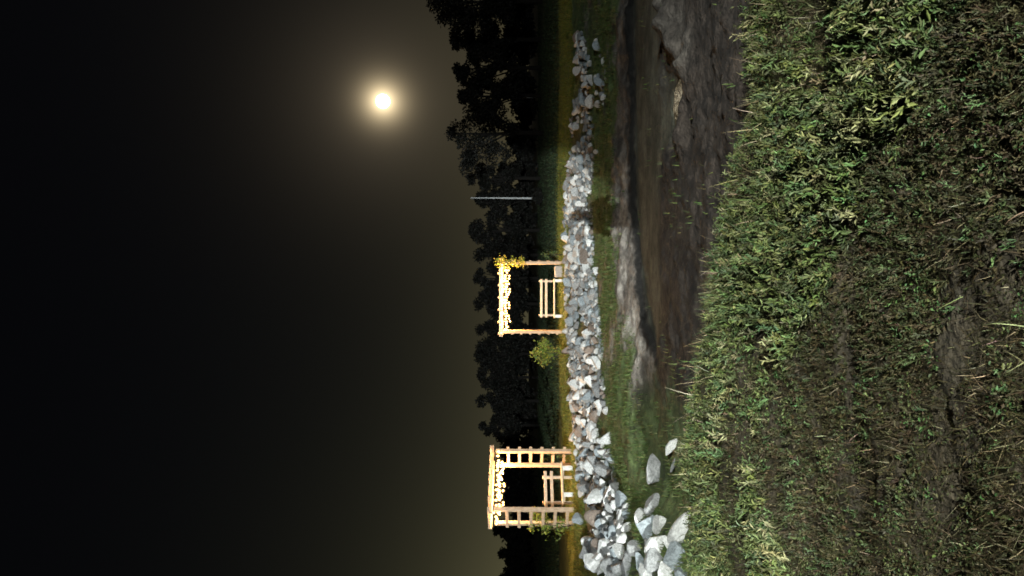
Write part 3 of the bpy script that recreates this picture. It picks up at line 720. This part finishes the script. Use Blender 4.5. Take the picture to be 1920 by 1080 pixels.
TREES = [
    (-80, 806, 62, 64, 'dark tall tree at the picture edge beside the tallest tree', {}),
    (2, 790, 62, 62, 'tallest dark tree, its crown rising highest into the sky near the moon', dict(ls=.24, ncl=40)),
    (75, 832, 40, 68, 'dark tree with a sloping side just below the tallest tree', {}),
    (128, 838, 48, 66, 'dark tree with thin spiky top twigs on the moonward skyline', dict(fill=.75, ncl=34, nl=190)),
    (180, 850, 42, 68, 'dark rounded tree between the spiky tree and the gappy tree', {}),
    (250, 826, 92, 58, 'broad dark tree with gaps of sky showing through its crown below the moon', dict(ncl=60, nl=120, ls=.20, fill=.50, base=.20)),
    (335, 868, 36, 70, 'small dark tree at the sloping shoulder beside the broad gappy tree', dict(fill=.85)),
    (374, 884, 30, 74, 'dark tree right behind the pale grey pole', {}),
    (432, 873, 38, 74, 'round-topped dark tree between the pale pole and the vine-topped arbor', {}),
    (478, 886, 34, 80, 'dark tree behind the vine-covered corner of the arbor', {}),
    (522, 882, 32, 80, 'dark flat-topped tree behind the middle of the vine-topped arbor', {}),
    (570, 884, 34, 81, 'dark tree behind the bench end of the vine-topped arbor', {}),
    (618, 888, 32, 82, 'dark tree behind the bare post of the vine-topped arbor', {}),
    (664, 886, 34, 82, 'dark tree on the skyline above the yellow-lit shrub', {}),
    (708, 890, 32, 82, 'dark tree next to the one above the yellow-lit shrub, towards the nearer arbor', {}),
    (752, 890, 32, 80, 'lumpy dark tree midway between the shrub and the ladder-sided arbor', {}),
    (798, 892, 30, 78, 'last tree of the skyline before the gap of open sky over the ladder-sided arbor', dict(fill=.85)),
    (996, 920, 20, 78, 'low dark tree just beyond the outer side of the ladder-sided arbor', {}),
    (1040, 932, 26, 80, 'low dark tree with jagged top past the ladder-sided arbor', dict(fill=.8)),
    (1086, 934, 30, 80, 'low dark tree at the picture edge past the ladder-sided arbor', {}),
    (1150, 930, 36, 80, 'low dark tree beyond the picture edge tree', {}),
]
for i, (py, top, hwid, d, lab, kw) in enumerate(TREES[:-1]):
    x, y, H, CW = tp(py, top, hwid, d)
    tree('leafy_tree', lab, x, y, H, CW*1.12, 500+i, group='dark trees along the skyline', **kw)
for i, py in enumerate(range(-50, 1150, 52)):
    top = 946+random.uniform(-8, 10)-(10 if 470 < py < 830 else 0)+(14 if 180 < py < 330 else 0)
    x, y, H, CW = tp(py+random.uniform(-10, 10), top, 40, 86)
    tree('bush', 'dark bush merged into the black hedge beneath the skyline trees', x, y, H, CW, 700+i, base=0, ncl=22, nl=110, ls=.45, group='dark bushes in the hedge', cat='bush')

tree('bush', 'small dark bush hiding the foot of the pale pole', bx0, 58.6, .85, 1.6, 790, base=0, ncl=14, nl=110, ls=.14, cat='bush')

# ------------------------------------------------------------------ the photographer and a stake behind the camera: their shadows cross the ditch
def person(loc):
    t = empty('person', loc, 0, 'person in dark jacket and jeans holding up a phone', 'person')
    J = {'pel': (0, 0, .95), 'sp': (0, 0, 1.15), 'ch': (0, 0, 1.34), 'nk': (0, .01, 1.47), 'hd': (0, .02, 1.56), 'tp': (0, .02, 1.68)}
    E = [('pel', 'sp'), ('sp', 'ch'), ('ch', 'nk'), ('nk', 'hd'), ('hd', 'tp')]; Rd = {'pel': .15, 'sp': .14, 'ch': .16, 'nk': .06, 'hd': .095, 'tp': .07}
    for s, n in ((-1, 'l'), (1, 'r')):
        J.update({'hp'+n: (s*.1, 0, .88), 'kn'+n: (s*.15, .02, .48), 'an'+n: (s*.18, 0, .07), 'to'+n: (s*.2, .17, .03),
                  'sh'+n: (s*.19, 0, 1.40), 'el'+n: (s*.27, .12, 1.16), 'wr'+n: (s*.08, .33, 1.38), 'hn'+n: (s*.05, .37, 1.44)})
        Rd.update({'hp'+n: .10, 'kn'+n: .065, 'an'+n: .045, 'to'+n: .04, 'sh'+n: .075, 'el'+n: .05, 'wr'+n: .032, 'hn'+n: .035})
        E += [('pel', 'hp'+n), ('hp'+n, 'kn'+n), ('kn'+n, 'an'+n), ('an'+n, 'to'+n), ('ch', 'sh'+n), ('sh'+n, 'el'+n), ('el'+n, 'wr'+n), ('wr'+n, 'hn'+n)]
        for k in range(4):
            b = (s*(.045-.006*k), .385, 1.45+.022*k-.02)
            J['fa%s%d' % (n, k)] = b; J['fb%s%d' % (n, k)] = (s*.02, .405, b[2]+.01); Rd['fa%s%d' % (n, k)] = .009; Rd['fb%s%d' % (n, k)] = .008
            E += [('hn'+n, 'fa%s%d' % (n, k)), ('fa%s%d' % (n, k), 'fb%s%d' % (n, k))]
    ks = list(J); me = bpy.data.meshes.new('body'); me.from_pydata([J[k] for k in ks], [(ks.index(a), ks.index(b)) for a, b in E], [])
    o = bpy.data.objects.new('body', me); C.objects.link(o); o.parent = t
    sm = o.modifiers.new('skin', 'SKIN')
    for i, k in enumerate(ks): me.skin_vertices[0].data[i].radius = (Rd[k],)*2
    me.skin_vertices[0].data[0].use_root = True
    o.modifiers.new('sub', 'SUBSURF').render_levels = 2
    me.materials.append(mat('dark_clothes', noise=(8, (.02, .022, .03), (.05, .055, .07)), rough=.9))
    b = bmesh.new(); bmesh.ops.create_icosphere(b, subdivisions=3, radius=.118)
    for v in b.verts: v.co = Vector((v.co.x*.9, v.co.y*1.02-.02, max(v.co.z, -.07+.05*v.co.y)*1.05+1.66))
    me = bpy.data.meshes.new('hair'); b.to_mesh(me); b.free(); me.materials.append(M['bark']); h = bpy.data.objects.new('hair', me); C.objects.link(h); h.parent = t
    return t
person((0, -.55, gz(0, -.55)))
sx_ = 0.47
sk = MB().tube([(0, 0, -.1), (.01, 0, .8), (0, 0, 1.55)], [.034, .032, .030], 8).build('wooden_stake', M['bark'], None, True)
sk.location = (sx_, -2.2, gz(sx_, -2.2)); tag(sk, 'slim wooden stake standing behind the photographer', 'stake')
